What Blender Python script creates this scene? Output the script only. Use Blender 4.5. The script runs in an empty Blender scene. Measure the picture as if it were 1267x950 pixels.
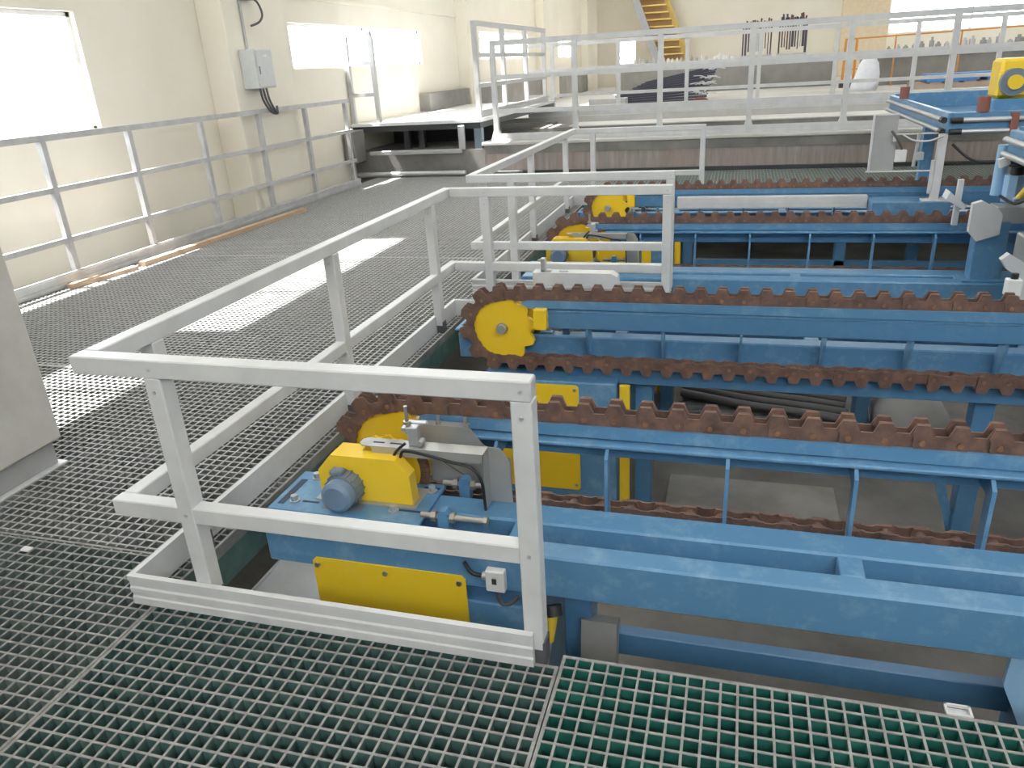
import bpy, math, random
from mathutils import Vector, Matrix
random.seed(7)
SC = bpy.context.scene
COL = SC.collection

# ------------------------------------------------------------------ materials
MATS = {}
def new_mat(name):
    m = bpy.data.materials.new(name); m.use_nodes = True
    nt = m.node_tree; nt.nodes.clear()
    out = nt.nodes.new('ShaderNodeOutputMaterial')
    b = nt.nodes.new('ShaderNodeBsdfPrincipled')
    nt.links.new(b.outputs['BSDF'], out.inputs['Surface'])
    MATS[name] = m
    return m, nt, b
def coords(nt, scale=(1, 1, 1)):
    g = nt.nodes.new('ShaderNodeNewGeometry')
    mp = nt.nodes.new('ShaderNodeMapping'); mp.inputs['Scale'].default_value = scale
    nt.links.new(g.outputs['Position'], mp.inputs['Vector'])
    return mp.outputs['Vector']
def noise(nt, vec, scale, detail=4, rough=.6):
    n = nt.nodes.new('ShaderNodeTexNoise')
    n.inputs['Scale'].default_value = scale; n.inputs['Detail'].default_value = detail; n.inputs['Roughness'].default_value = rough
    nt.links.new(vec, n.inputs['Vector'])
    return n.outputs['Fac']
def ramp(nt, fac, stops):
    r = nt.nodes.new('ShaderNodeValToRGB')
    e = r.color_ramp.elements
    while len(e) < len(stops): e.new(.5)
    for i, (p, c) in enumerate(stops): e[i].position = p; e[i].color = (*c, 1)
    nt.links.new(fac, r.inputs['Fac'])
    return r.outputs['Color']
def mix(nt, fac, a, b, mode='MIX'):
    m = nt.nodes.new('ShaderNodeMix'); m.data_type = 'RGBA'; m.blend_type = mode
    for i, v in ((0, fac), (6, a), (7, b)):
        if isinstance(v, (tuple, list)): m.inputs[i].default_value = (*v, 1)
        elif isinstance(v, (int, float)): m.inputs[i].default_value = v
        else: nt.links.new(v, m.inputs[i])
    return m.outputs[2]
def bump(nt, b, fac, strength=.2, dist=.01):
    n = nt.nodes.new('ShaderNodeBump'); n.inputs['Strength'].default_value = strength; n.inputs['Distance'].default_value = dist
    nt.links.new(fac, n.inputs['Height']); nt.links.new(n.outputs['Normal'], b.inputs['Normal'])
def mottled(name, c1, c2, scale=6, rough=.5, metal=0., detail=5, lo=.35, hi=.65, stretch=(1, 1, 1), bmp=0., bscale=60):
    m, nt, b = new_mat(name)
    v = coords(nt, stretch)
    f = noise(nt, v, scale, detail)
    nt.links.new(ramp(nt, f, [(lo, c1), (hi, c2)]), b.inputs['Base Color'])
    b.inputs['Roughness'].default_value = rough; b.inputs['Metallic'].default_value = metal
    if bmp: bump(nt, b, noise(nt, coords(nt), bscale, 3), bmp)
    return m
def plain(name, c, rough=.5, metal=0.):
    m, nt, b = new_mat(name)
    f = noise(nt, coords(nt), 8, 3)
    nt.links.new(ramp(nt, f, [(.3, tuple(x * .93 for x in c)), (.7, tuple(min(1, x * 1.05) for x in c))]), b.inputs['Base Color'])
    b.inputs['Roughness'].default_value = rough; b.inputs['Metallic'].default_value = metal
    return m

mottled('rail_grey', (.56, .565, .575), (.64, .645, .65), 5, .38)
mottled('rail_worn', (.42, .42, .43), (.52, .52, .52), 7, .45)
plain('shoe_dark', (.10, .10, .11), .5)
plain('galv', (.50, .51, .53), .35, .5)
plain('steel_sheet', (.42, .42, .41), .35, .4)
plain('screw_steel', (.45, .42, .38), .35, .7)
plain('white_plastic', (.75, .75, .74), .4)
plain('cabinet_grey', (.55, .53, .50), .45)
plain('cabinet_plinth', (.36, .36, .36), .5)
plain('box_grey', (.60, .62, .63), .4)
plain('black_rubber', (.02, .02, .022), .5)
plain('hose_grey', (.10, .10, .105), .45)
plain('motor_grey', (.16, .20, .25), .38)
plain('motor_cap', (.17, .25, .36), .35)
plain('light_blue', (.30, .50, .72), .4)
plain('dark_steel', (.05, .055, .06), .5)
plain('deck_plate', (.72, .73, .74), .35)
plain('gate_grey', (.50, .50, .50), .45)
plain('label_yellow', (.75, .55, .05), .5)
plain('rust_post', (.25, .10, .075), .7)
plain('orange_paint', (.62, .25, .05), .5)
plain('stair_yellow', (.84, .62, .20), .5)
plain('stair_riser', (.50, .34, .16), .6)
plain('stair_grey', (.40, .41, .44), .5)
plain('dark_bar', (.05, .05, .075), .45)
plain('silver_wire', (.65, .65, .66), .35, .3)
plain('wood_raw', (.50, .36, .25), .7)
plain('pallet_blue', (.06, .22, .55), .5)
plain('brown_board', (.42, .33, .27), .7)
plain('rack_purple', (.07, .045, .09), .5)
plain('rack_brown', (.14, .07, .06), .5)
plain('pale_cloth', (.72, .74, .80), .8)
plain('cream_trim', (.76, .64, .46), .8)
plain('ledge_white', (.72, .72, .70), .6)
plain('bottle_grey', (.35, .35, .36), .3)
plain('slot_dark', (.015, .03, .06), .6)
plain('frame_white', (.75, .75, .75), .4)

def paint(name, base, light, amount=.62):
    m, nt, b = new_mat(name)
    f1 = noise(nt, coords(nt), 9, 8, .7)
    f2 = noise(nt, coords(nt), 1.4, 3)
    c = mix(nt, ramp(nt, f1, [(.50, (0, 0, 0)), (amount + .12, (.75, .75, .75))]), base, light)
    c = mix(nt, ramp(nt, f2, [(.3, (.0, .0, .0)), (.7, (.35, .35, .35))]), c, tuple(x * .85 for x in base))
    nt.links.new(c, b.inputs['Base Color'])
    b.inputs['Roughness'].default_value = .30
    bump(nt, b, noise(nt, coords(nt), 35, 3), .06)
    return m
paint('blue', (.105, .255, .44), (.25, .41, .57), .58)
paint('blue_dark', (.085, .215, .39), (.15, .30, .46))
paint('yellow', (.90, .60, .03), (.92, .66, .10), .7)
m, nt, b = new_mat('rust')
f = noise(nt, coords(nt), 14, 6, .65)
nt.links.new(ramp(nt, f, [(.3, (.095, .06, .05)), (.55, (.185, .108, .085)), (.75, (.28, .15, .095))]), b.inputs['Base Color'])
b.inputs['Roughness'].default_value = .62; b.inputs['Metallic'].default_value = .15
bump(nt, b, noise(nt, coords(nt), 90, 3), .25, .004)
mottled('pin_rust', (.20, .10, .06), (.34, .18, .10), 20, .5, .3)
mottled('grate_top', (.22, .217, .213), (.33, .326, .322), 30, .62, 0, 4, bmp=.3, bscale=400)
mottled('grate_top_dusty_lit', (.40, .40, .395), (.56, .56, .555), 25, .6, 0, 4, bmp=.3, bscale=400)  # dusty tops, lightened further to paint in the window light
mottled('grate_side', (.012, .095, .078), (.035, .19, .15), 10, .4)
mottled('grate_side_mid', (.05, .11, .105), (.09, .165, .15), 10, .45)
mottled('grate_side_worn_dim', (.085, .12, .115), (.14, .18, .17), 8, .5)  # worn grey sides, kept darker to paint the dim front left
mottled('grate_top_half_lit', (.32, .318, .314), (.46, .457, .453), 25, .6, 0, 4, bmp=.3, bscale=400)  # in-between tone, paints the window light fading toward the front
mottled('grate_side_dusty_lit', (.13, .145, .14), (.22, .23, .225), 8, .5)  # dust plus window light painted into the bar sides
mottled('concrete', (.15, .145, .14), (.26, .25, .24), 1.6, .8, 0, 8, bmp=.2)
mottled('concrete_floor', (.095, .09, .085), (.23, .222, .21), .9, .75, 0, 9, .35, .68, bmp=.2)
mottled('concrete_light', (.50, .49, .47), (.64, .63, .61), 1.0, .6, 0, 8)
mottled('plinth_grey', (.20, .19, .18), (.28, .27, .25), 1.2, .7, 0, 6)
mottled('wall_cream', (.79, .745, .64), (.84, .80, .705), .7, .85, 0, 6)
# stained retaining wall: streaks run down from the slab, warm brown in places
m, nt, b = new_mat('stained_concrete')
f = noise(nt, coords(nt, (7, 1, .55)), 2.2, 8, .65)
g = noise(nt, coords(nt, (.8, 1, .5)), 1.5, 4)
c = ramp(nt, f, [(.30, (.25, .215, .20)), (.55, (.35, .315, .295)), (.75, (.44, .41, .39))])
c = mix(nt, ramp(nt, g, [(.45, (0, 0, 0)), (.65, (.45, .45, .45))]), c, (.33, .245, .215))
nt.links.new(c, b.inputs['Base Color']); b.inputs['Roughness'].default_value = .85
# glazing lets the daylight straight through
m = bpy.data.materials.new('glass'); m.use_nodes = True; nt = m.node_tree; nt.nodes.clear()
o = nt.nodes.new('ShaderNodeOutputMaterial'); mx = nt.nodes.new('ShaderNodeMixShader')
t = nt.nodes.new('ShaderNodeBsdfTransparent'); gl = nt.nodes.new('ShaderNodeBsdfGlossy'); gl.inputs['Roughness'].default_value = .05
mx.inputs[0].default_value = .05
nt.links.new(t.outputs[0], mx.inputs[1]); nt.links.new(gl.outputs[0], mx.inputs[2]); nt.links.new(mx.outputs[0], o.inputs[0])
MATS['glass'] = m

# ------------------------------------------------------------------ mesh builder
class MB:
    def __init__(self): self.v = []; self.f = []; self.mi = []; self.sm = []
    def add(self, vs, fs, mi=0, smooth=False):
        b = len(self.v); self.v += [tuple(p) for p in vs]
        for q in fs: self.f.append([b + i for i in q]); self.mi.append(mi); self.sm.append(smooth)
        return self
    def box(self, x0, x1, y0, y1, z0, z1, mi=0, top=None):
        x0, x1 = sorted((x0, x1)); y0, y1 = sorted((y0, y1)); z0, z1 = sorted((z0, z1))
        vs = [(x0,y0,z0),(x1,y0,z0),(x1,y1,z0),(x0,y1,z0),(x0,y0,z1),(x1,y0,z1),(x1,y1,z1),(x0,y1,z1)]
        self.add(vs, [(0,3,2,1),(0,1,5,4),(1,2,6,5),(2,3,7,6),(3,0,4,7)], mi)
        self.add(vs, [(4,5,6,7)], mi if top is None else top)
        return self
    def cbox(self, x0, x1, y0, y1, z0, z1, c=.004, mi=0):
        """box with chamfered edges"""
        x0, x1 = sorted((x0, x1)); y0, y1 = sorted((y0, y1)); z0, z1 = sorted((z0, z1))
        c = min(c, (x1-x0)*.3, (y1-y0)*.3, (z1-z0)*.3)
        vs = []; idx = {}
        for i, x in enumerate((x0, x1)):
            for j, y in enumerate((y0, y1)):
                for k, z in enumerate((z0, z1)):
                    sx, sy, sz = (c if i == 0 else -c), (c if j == 0 else -c), (c if k == 0 else -c)
                    idx[i,j,k,'x'] = len(vs); vs.append((x, y+sy, z+sz))
                    idx[i,j,k,'y'] = len(vs); vs.append((x+sx, y, z+sz))
                    idx[i,j,k,'z'] = len(vs); vs.append((x+sx, y+sy, z))
        I = lambda i,j,k,a: idx[i,j,k,a]
        fs = []
        for i in (0,1): fs.append([I(i,0,0,'x'),I(i,1,0,'x'),I(i,1,1,'x'),I(i,0,1,'x')])
        for j in (0,1): fs.append([I(0,j,0,'y'),I(1,j,0,'y'),I(1,j,1,'y'),I(0,j,1,'y')])
        for k in (0,1): fs.append([I(0,0,k,'z'),I(1,0,k,'z'),I(1,1,k,'z'),I(0,1,k,'z')])
        for j in (0,1):
            for k in (0,1): fs.append([I(0,j,k,'y'),I(1,j,k,'y'),I(1,j,k,'z'),I(0,j,k,'z')])
        for i in (0,1):
            for k in (0,1): fs.append([I(i,0,k,'x'),I(i,1,k,'x'),I(i,1,k,'z'),I(i,0,k,'z')])
        for i in (0,1):
            for j in (0,1): fs.append([I(i,j,0,'x'),I(i,j,1,'x'),I(i,j,1,'y'),I(i,j,0,'y')])
        for i in (0,1):
            for j in (0,1):
                for k in (0,1): fs.append([I(i,j,k,'x'),I(i,j,k,'y'),I(i,j,k,'z')])
        return self.add(vs, fs, mi)
    def prism(self, poly, axis, a, b, mi=0, smooth=False):
        """extrude a 2-D outline along axis; 'y': poly=(x,z)  'x': poly=(y,z)  'z': poly=(x,y)"""
        n = len(poly)
        P = {'y': lambda p, t: (p[0], t, p[1]), 'x': lambda p, t: (t, p[0], p[1]), 'z': lambda p, t: (p[0], p[1], t)}[axis]
        vs = [P(p, a) for p in poly] + [P(p, b) for p in poly]
        self.add(vs, [list(range(n)), list(range(2*n-1, n-1, -1))], mi)
        self.add(vs, [(i, (i+1) % n, n+(i+1) % n, n+i) for i in range(n)], mi, smooth)
        return self
    def cyl(self, p0, p1, r, seg=16, mi=0, r1=None, smooth=True):
        p0, p1 = Vector(p0), Vector(p1); d = (p1-p0).normalized()
        u = d.orthogonal().normalized(); w = d.cross(u)
        r1 = r if r1 is None else r1
        ring = lambda c, R: [c + (u*math.cos(2*math.pi*i/seg) + w*math.sin(2*math.pi*i/seg))*R for i in range(seg)]
        a, b_ = ring(p0, r), ring(p1, r1)
        self.add(a + b_, [(i, (i+1) % seg, seg+(i+1) % seg, seg+i) for i in range(seg)], mi, smooth)
        self.add(a, [list(range(seg-1, -1, -1))], mi); self.add(b_, [list(range(seg))], mi)
        return self
    def tube(self, pts, r, seg=10, mi=0):
        pts = [Vector(p) for p in pts]
        dense = []
        n = len(pts)
        if n > 2:                                   # Catmull-Rom through the points
            for i in range(n-1):
                p0 = pts[max(i-1, 0)]; p1 = pts[i]; p2 = pts[i+1]; p3 = pts[min(i+2, n-1)]
                for k in range(6):
                    t = k/6
                    dense.append(.5*((2*p1)+(p2-p0)*t+(2*p0-5*p1+4*p2-p3)*t*t+(3*p1-p0-3*p2+p3)*t**3))
            dense.append(pts[-1])
        else: dense = pts
        vs = []; u = None
        for i, p in enumerate(dense):
            d = (dense[min(i+1, len(dense)-1)]-dense[max(i-1, 0)]).normalized()
            u = d.orthogonal().normalized() if u is None else (u-d*u.dot(d)).normalized()
            w = d.cross(u)
            vs += [p+(u*math.cos(2*math.pi*k/seg)+w*math.sin(2*math.pi*k/seg))*r for k in range(seg)]
        fs = []
        for i in range(len(dense)-1):
            for k in range(seg): fs.append((i*seg+k, i*seg+(k+1) % seg, (i+1)*seg+(k+1) % seg, (i+1)*seg+k))
        self.add(vs, fs, mi, True)
        self.add(vs[:seg], [list(range(seg-1, -1, -1))], mi); self.add(vs[-seg:], [list(range(seg))], mi)
        return self
    def bar(self, p0, p1, w, h, up=(0, 0, 1), mi=0):
        """rectangular bar between two points"""
        p0, p1 = Vector(p0), Vector(p1); d = (p1-p0).normalized(); s = d.cross(Vector(up)).normalized(); t = s.cross(d)
        vs = [p+s*a*w/2+t*c*h/2 for p in (p0, p1) for a, c in ((-1,-1),(1,-1),(1,1),(-1,1))]
        return self.add(vs, [(0,1,2,3),(7,6,5,4),(0,4,5,1),(1,5,6,2),(2,6,7,3),(3,7,4,0)], mi)
    def build(self, name, mats, parent=None, base=None):
        me = bpy.data.meshes.new(name)
        off = Vector((0, 0, 0))
        if base is not None: off = Vector(base)
        elif parent is not None: off = world_of(parent)
        me.from_pydata([tuple(Vector(p)-off) for p in self.v], [], self.f)
        for m in (mats if isinstance(mats, (list, tuple)) else [mats]): me.materials.append(MATS[m])
        for p, i, s in zip(me.polygons, self.mi, self.sm): p.material_index = i; p.use_smooth = s
        me.update()
        import bmesh
        bm = bmesh.new(); bm.from_mesh(me); bmesh.ops.recalc_face_normals(bm, faces=bm.faces); bm.to_mesh(me); bm.free()
        o = bpy.data.objects.new(name, me); COL.objects.link(o)
        if parent is not None: o.parent = parent
        else: o.location = off
        return o
def world_of(o):
    v = Vector(o.location)
    while o.parent is not None: o = o.parent; v += Vector(o.location)
    return v
def tag(o, label=None, cat=None, group=None, kind=None):
    for k, v in (('label', label), ('category', cat), ('group', group), ('kind', kind)):
        if v: o[k] = v
    return o
def thing(name, label, cat, loc, group=None):
    o = bpy.data.objects.new(name, None); o.location = loc; o.empty_display_size = .1; COL.objects.link(o)
    return tag(o, label, cat, group)
def struct(o, label=None, cat=None): return tag(o, label, cat, None, 'structure')
def copy_tree(o, parent=None):
    c = o.copy(); COL.objects.link(c)
    if parent is not None: c.parent = parent
    for ch in list(o.children): copy_tree(ch, c)
    return c

# ------------------------------------------------------------------ camera
R = [[0.9608937030252864, 0.27119040987734644, -0.056027252983789605], [0.05499881683099024, -0.3851910744141078, -0.921196486282322], [-0.2714008504657712, 0.8820904702933038, -0.38504282954522595]]
cam = bpy.data.cameras.new('camera'); co = bpy.data.objects.new('camera', cam); COL.objects.link(co)
cam.sensor_fit = 'HORIZONTAL'; cam.sensor_width = 36; cam.lens = 36*941.377/1267
cam.clip_start = .05; cam.clip_end = 300
M = Matrix.Identity(4)
for i in range(3):
    M[i][0] = R[0][i]; M[i][1] = -R[1][i]; M[i][2] = -R[2][i]
M[2][3] = 1.7925
co.matrix_world = M
SC.camera = co

# ------------------------------------------------------------------ room shell
PIT = -1.2; CEIL = 9.0; XL = -7.0; XR = 14.0; YB = 39.8; YF = -6.0
def wall_with_openings(axis, t0, t1, a0, a1, z0, z1, holes):
    """wall running along a (y or x) between a0..a1, thickness t0..t1, holes=(a0,a1,z0,z1)"""
    mb = MB()
    put = (lambda p, q, r, s: mb.box(t0, t1, p, q, r, s)) if axis == 'y' else (lambda p, q, r, s: mb.box(p, q, t0, t1, r, s))
    cuts = sorted({a0, a1, *[h[0] for h in holes], *[h[1] for h in holes]})
    for p, q in zip(cuts[:-1], cuts[1:]):
        hs = sorted([h for h in holes if h[0] <= p and h[1] >= q], key=lambda h: h[2])
        z = z0
        for h in hs:
            put(p, q, z, h[2]); z = h[3]
        put(p, q, z, z1)
    return mb
LW = [(4.0, 7.5, 1.38, 2.6), (11.85, 17.4, 1.94, 2.63), (21.7, 26.9, 2.0, 2.72), (31.5, 34.1, 1.98, 2.68)]
UP = [(a, b, 5.75, 7.85) for a, b in ((2.0, 3.7), (4.3, 7.75), (12.6, 17.8), (21.7, 26.9), (29.5, 34.1))]
struct(wall_with_openings('y', XL-.15, XL, YF, YB, PIT, CEIL, LW+UP).build('wall_left', 'wall_cream'), 'cream painted wall with high windows along the walkway', 'wall')
BW = [(-5.93, -5.05, 1.55, 2.66), (5.94, 12.4, 2.16, 5.2)]
struct(wall_with_openings('x', YB, YB+.3, XL-.3, XR+.3, PIT, CEIL, BW).build('wall_back', 'wall_cream'), 'cream far wall behind the yellow stair', 'wall')
RW = [(10, 22, 5.6, 7.6)]  # unseen opening, added to let more sky light in
struct(wall_with_openings('y', XR, XR+.3, YF, YB, PIT, CEIL, RW).build('wall_right', 'wall_cream'), 'cream wall on the conveyor side', 'wall')
struct(wall_with_openings('x', YF-.3, YF, XL-.3, XR+.3, PIT, CEIL, [(-2, 10, 5.2, 8.0)]).build('wall_front', 'wall_cream'), 'cream wall behind the viewer', 'wall')
struct(MB().box(XL-.3, XR+.3, YF-.3, YB+.3, CEIL, CEIL+.2).build('ceiling', 'wall_cream'), 'pale roof underside', 'ceiling')
struct(MB().box(XL-.3, XR+.3, YF-.3, YB+.3, PIT-.2, PIT).build('floor', 'concrete_floor'), 'grey concrete pit floor under the conveyors', 'floor')
# pilasters on the left and back wall
for i, (y0, y1, d, lab) in enumerate(((9.6, 11.1, .4, 'cream wall column carrying the grey electrical box'), (19.8, 20.6, .3, 'cream wall column beyond the steel deck'), (28.0, 30.2, .3, 'cream wall column between the far windows'), (36.2, 38.6, .3, 'cream wall column nearest the far corner'))):
    struct(MB().cbox(XL, XL+d, y0, y1, PIT, CEIL, .01).build('trim_%d' % (i+1), 'wall_cream'), lab, 'column')
struct(MB().cbox(3.96, 5.86, YB-.4, YB, PIT, CEIL, .01).build('trim_5', 'cream_trim'), 'darker cream wall column left of the bright far window', 'column')
struct(MB().cbox(XL, XL+.04, 2, YB, 2.98, 3.03, .005).box(XL, XL+.02, 7.9, YB, 3.03, 3.05).build('trim_6', 'wall_cream'), 'thin cream ledge line along the wall', 'trim')
# windows
def window(n, axis, t, h, cols, rows, lab):
    a0, a1, z0, z1 = h
    put = (lambda mb, p, q, r, s, d=.05: mb.box(t-d/2, t+d/2, p, q, r, s)) if axis == 'y' else (lambda mb, p, q, r, s, d=.05: mb.box(p, q, t-d/2, t+d/2, r, s))
    mb = MB()
    for p, q, r, s in ((a0, a0+.05, z0, z1), (a1-.05, a1, z0, z1), (a0, a1, z0, z0+.05), (a0, a1, z1-.05, z1)): put(mb, p, q, r, s)
    for i in range(1, cols): c = a0+(a1-a0)*i/cols; put(mb, c-.025, c+.025, z0, z1)
    for i in range(1, rows): c = z0+(z1-z0)*i/rows; put(mb, a0, a1, c-.025, c+.025)
    fr_ = struct(mb.build('window_%d' % n, 'frame_white'), lab, 'window')
    g = MB(); put(g, a0+.02, a1-.02, z0+.02, z1-.02, .006); g.build('pane', 'glass', fr_)
wn = 1
labs = ['bright window at the left edge above the guard rail', 'wide bright low window behind the steel deck rail', 'bright far window behind the tall deck rail', 'small bright window nearest the far left corner']
for h, lab in zip(LW, labs): window(wn, 'y', XL-.09, h, 2, 1, lab); wn += 1
for h, w_l in zip(UP, ('cabinet', 'sunlit stretch of walkway', 'steel deck', 'far rail', 'far left corner')): window(wn, 'y', XL-.09, h, 3, 1, 'upper wall window high above the '+w_l); wn += 1
for h, lab in zip(BW, ('small bright window left of the yellow stair', 'large bright window at the far right')): window(wn, 'x', YB+.2, h, 2 if h[1]-h[0] > 2 else 1, 1, lab); wn += 1
for h in RW: window(wn, 'y', XR+.2, h, 6, 2, 'unseen window added in the conveyor side wall for light'); wn += 1
window(wn, 'x', YF-.2, (-2, 10, 5.2, 8.0), 8, 2, 'unseen window added behind the viewer as fill light')  # unseen rear window, added to fill the faces toward the viewer

# ------------------------------------------------------------------ grating walkways (the floor one stands on)
def grating(x0, x1, y0, y1, lab, edges='', p=.05, ax=None, ay=None, h=.052, w=.0074, side='grate_side', top=None):
    mb = MB()
    ax = x0 if ax is None else ax; ay = y0 if ay is None else ay
    def bx(a, b, c, d, e, f):
        mb.box(a, b, c, d, e, f-.0035, 0)
        mb.box(a, b, c, d, f-.0035, f, 1)
    i = math.ceil((x0-ax)/p-1e-6)
    while ax+i*p <= x1+1e-6:
        x = ax+i*p; bx(max(x-w/2, x0), min(x+w/2, x1), y0, y1, -h, -.0004); i += 1
    i = math.ceil((y0-ay)/p-1e-6)
    while ay+i*p <= y1+1e-6:
        y = ay+i*p; bx(x0, x1, max(y-w/2, y0), min(y+w/2, y1), -h, 0); i += 1
    e = .010
    if 'l' in edges: bx(x0-.001, x0+e, y0-.001, y1+.001, -h-.004, .0003)
    if 'r' in edges: bx(x1-e, x1+.001, y0-.001, y1+.001, -h-.004, .0003)
    if 'f' in edges: bx(x0-.0005, x1+.0005, y0-.001, y0+e, -h-.004, .0005)
    if 'b' in edges: bx(x0-.0005, x1+.0005, y1-e, y1+.001, -h-.004, .0005)
    return struct(mb.build('floor', [side, top or ('grate_top_dusty_lit' if side == 'grate_side_dusty_lit' else 'grate_top')]), lab, 'grating')
XE = -2.02
grating(-6.52, XE, -1.5, 2.13, 'grating panel at the lower left corner in front of the pale cabinet', 'rb', ax=-2.02, ay=1.907, side='grate_side_worn_dim', top='grate_top')
grating(-6.52, XE, 2.14, 3.96, 'grating panel of the left walkway beside the pale cabinet', 'rb', ax=-2.02, ay=1.907, side='grate_side_dusty_lit', top='grate_top_half_lit')
grating(-6.52, XE, 3.97, 7.26, 'grating panel of the left walkway along the sunlit stretch', 'rfb', ax=-2.02, ay=1.907, side='grate_side_dusty_lit')
grating(-6.52, XE, 7.27, 13.55, 'grating panel of the left walkway ending at the concrete wall', 'rf', ax=-2.02, ay=1.907, side='grate_side_dusty_lit')
grating(XE+.006, -.472, -1.5, 1.853, 'front grating panel below the nearest toe board', 'lrb', ax=-.417, ay=1.907, side='grate_side_mid')
grating(-.466, 4.2, -1.5, 1.907, 'front grating panel at bottom right with teal cells', 'lb', ax=-.417, ay=1.907)
grating(XE+.006, -.40, 5.42, 6.02, 'narrow grating strip between the two U-shaped guard rails', 'lrfb', ax=-.417, ay=1.907, side='grate_side_mid')
grating(XE+.006, 5.0, 10.3, 13.55, 'far grating panel in front of the stained concrete wall', 'lf', ax=-.417, ay=1.907)
grating(-.394, 5.0, 9.36, 10.294, 'grating panel just behind the farthest blue conveyor', 'lf', ax=-.417, ay=1.907)
# joists that carry the gratings
jm = MB()
for x in (-6.4, -4.3, -2.065): jm.box(x-.04, x+.04, -1.5, 13.5, -.2, -.057); [jm.box(x-.04, x+.04, y-.04, y+.04, PIT, -.2) for y in (0, 4, 8, 12)]
for y in (.0, 1.75): jm.box(-2.0, 4.2, y-.04, y+.04, -.2, -.057)
for y in (5.5, 5.95): jm.box(-2.0, -.45, y-.04, y+.04, -.2, -.057)
for y in (10.4, 13.3): jm.box(-2.0, 5.0, y-.04, y+.04, -.2, -.057)
for y in (9.45, 10.2): jm.box(-.39, 5.0, y-.02, y+.02, -.2, -.057)
struct(jm.build('trim_7', 'grate_side_mid'), 'grey green joists under the gratings', 'joist')
# metal clip at the front edge of the right-hand grating
cl = MB(); cl.box(.66, .73, 1.906, 1.912, -.03, .006); cl.box(.66, .667, 1.91, 1.95, -.004, .006); cl.box(.723, .73, 1.91, 1.95, -.004, .006); cl.box(.66, .73, 1.944, 1.95, -.004, .006); cl.box(.664, .726, 1.91, 1.946, -.012, -.008)
tag(cl.build('grating_clip', 'rail_grey', base=(.695, 1.91, 0)), 'small pale metal clip on the edge of the front right grating', 'clip')
tag(MB().cbox(-2.86, -2.815, 2.02, 2.05, .0005, .012, .004).build('paper_scrap', 'white_plastic', base=(-2.84, 2.03, 0)), 'tiny white scrap lying on the grating near the cabinet', 'scrap')

# ------------------------------------------------------------------ guard rails
T = .0634
def toe_profile_x(mb, x0, x1, yf, depth, h=.126):
    """ribbed toe board running along x with its outer face at yf (depth grows inward)"""
    s = 1 if depth > 0 else -1
    prof = [(0, 0), (0, .03), (.006, .034), (.006, .05), (0, .056), (0, .072), (.006, .078), (.006, .10), (0, .105), (0, h), (abs(depth), h), (abs(depth), 0)]
    mb.prism([(yf+s*a, z) for a, z in prof], 'x', x0, x1)
def toe_profile_y(mb, y0, y1, xf, depth, h=.126):
    s = 1 if depth > 0 else -1
    prof = [(0, 0), (0, .03), (.006, .034), (.006, .05), (0, .056), (0, .072), (.006, .078), (.006, .10), (0, .105), (0, h), (abs(depth), h), (abs(depth), 0)]
    mb.prism([(xf+s*a, z) for a, z in prof], 'y', y0, y1)
HT = .991; MID = .4405
def u_rail(label, X0, Y0, X1, Y1, X2, front_posts, left_posts, back_posts):
    g = thing('guard_rail', label, 'guard rail', (X0, Y0, 0))
    # top rails: front, left, back (mitred look: left one runs through)
    MB().cbox(X0, X1, Y0, Y0+T, HT-T, HT).build('top_rail', 'rail_grey', g)
    MB().cbox(X0, X0+T, Y0+T, Y1, HT-T, HT).build('top_rail', 'rail_grey', g)
    MB().cbox(X0+T, X2, Y1-T, Y1, HT-T, HT).build('top_rail', 'rail_grey', g)
    e = .003
    MB().cbox(X0, X1-T+.001, Y0+e, Y0+T-e, MID-T, MID).build('middle_rail', 'rail_grey', g)
    MB().cbox(X0+e, X0+T-e, Y0+T-e, Y1, MID-T, MID).build('middle_rail', 'rail_grey', g)
    MB().cbox(X0+T-e, X2-T+.001, Y1-T+e, Y1-e, MID-T, MID).build('middle_rail', 'rail_grey', g)
    mb = MB(); toe_profile_x(mb, X0-.008, X1-.03, Y0-.022, .022); mb.build('toe_board', 'rail_grey', g)
    mb = MB(); toe_profile_y(mb, Y0, Y1+.02, X0-.008, .022); mb.build('toe_board', 'rail_grey', g)
    mb = MB(); toe_profile_x(mb, X0+.014, X2-.03, Y1+.022, -.022); mb.build('toe_board', 'rail_grey', g)
    def post(x, y, full):
        po = MB().cbox(x, x+T, y, y+T, .05, HT-T).build('post', 'rail_grey', g)
        MB().cbox(x-.004, x+T+.004, y+.0005, y+T+.004, -.02, .085, .006).build('post_shoe', 'shoe_dark', g)
        for z in (HT-T-.05, HT-T+.03, MID-.03): MB().cyl((x+T/2, y-.004, z), (x+T/2, y+.004, z), .006, 8).build('screw', 'galv', po)
    for x in front_posts: post(x, Y0+.0015, 1)
    for y in left_posts: post(X0, y, 1)
    for x in back_posts: post(x, Y1-T-.0015, 1)
    return g
u_rail('nearest U-shaped grey guard rail around the front pair of blue conveyors', -2.10, 1.855, -.519, 5.40, -.425, [-1.82, -.582], [2.165, 3.55, 4.98], [-1.80, -.489])
u_rail('second U-shaped grey guard rail around the far pair of blue conveyors', -2.145, 6.03, -.466, 10.29, -.423, [-1.80, -.53], [6.33, 7.99, 9.72], [-1.885, -.488])

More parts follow.
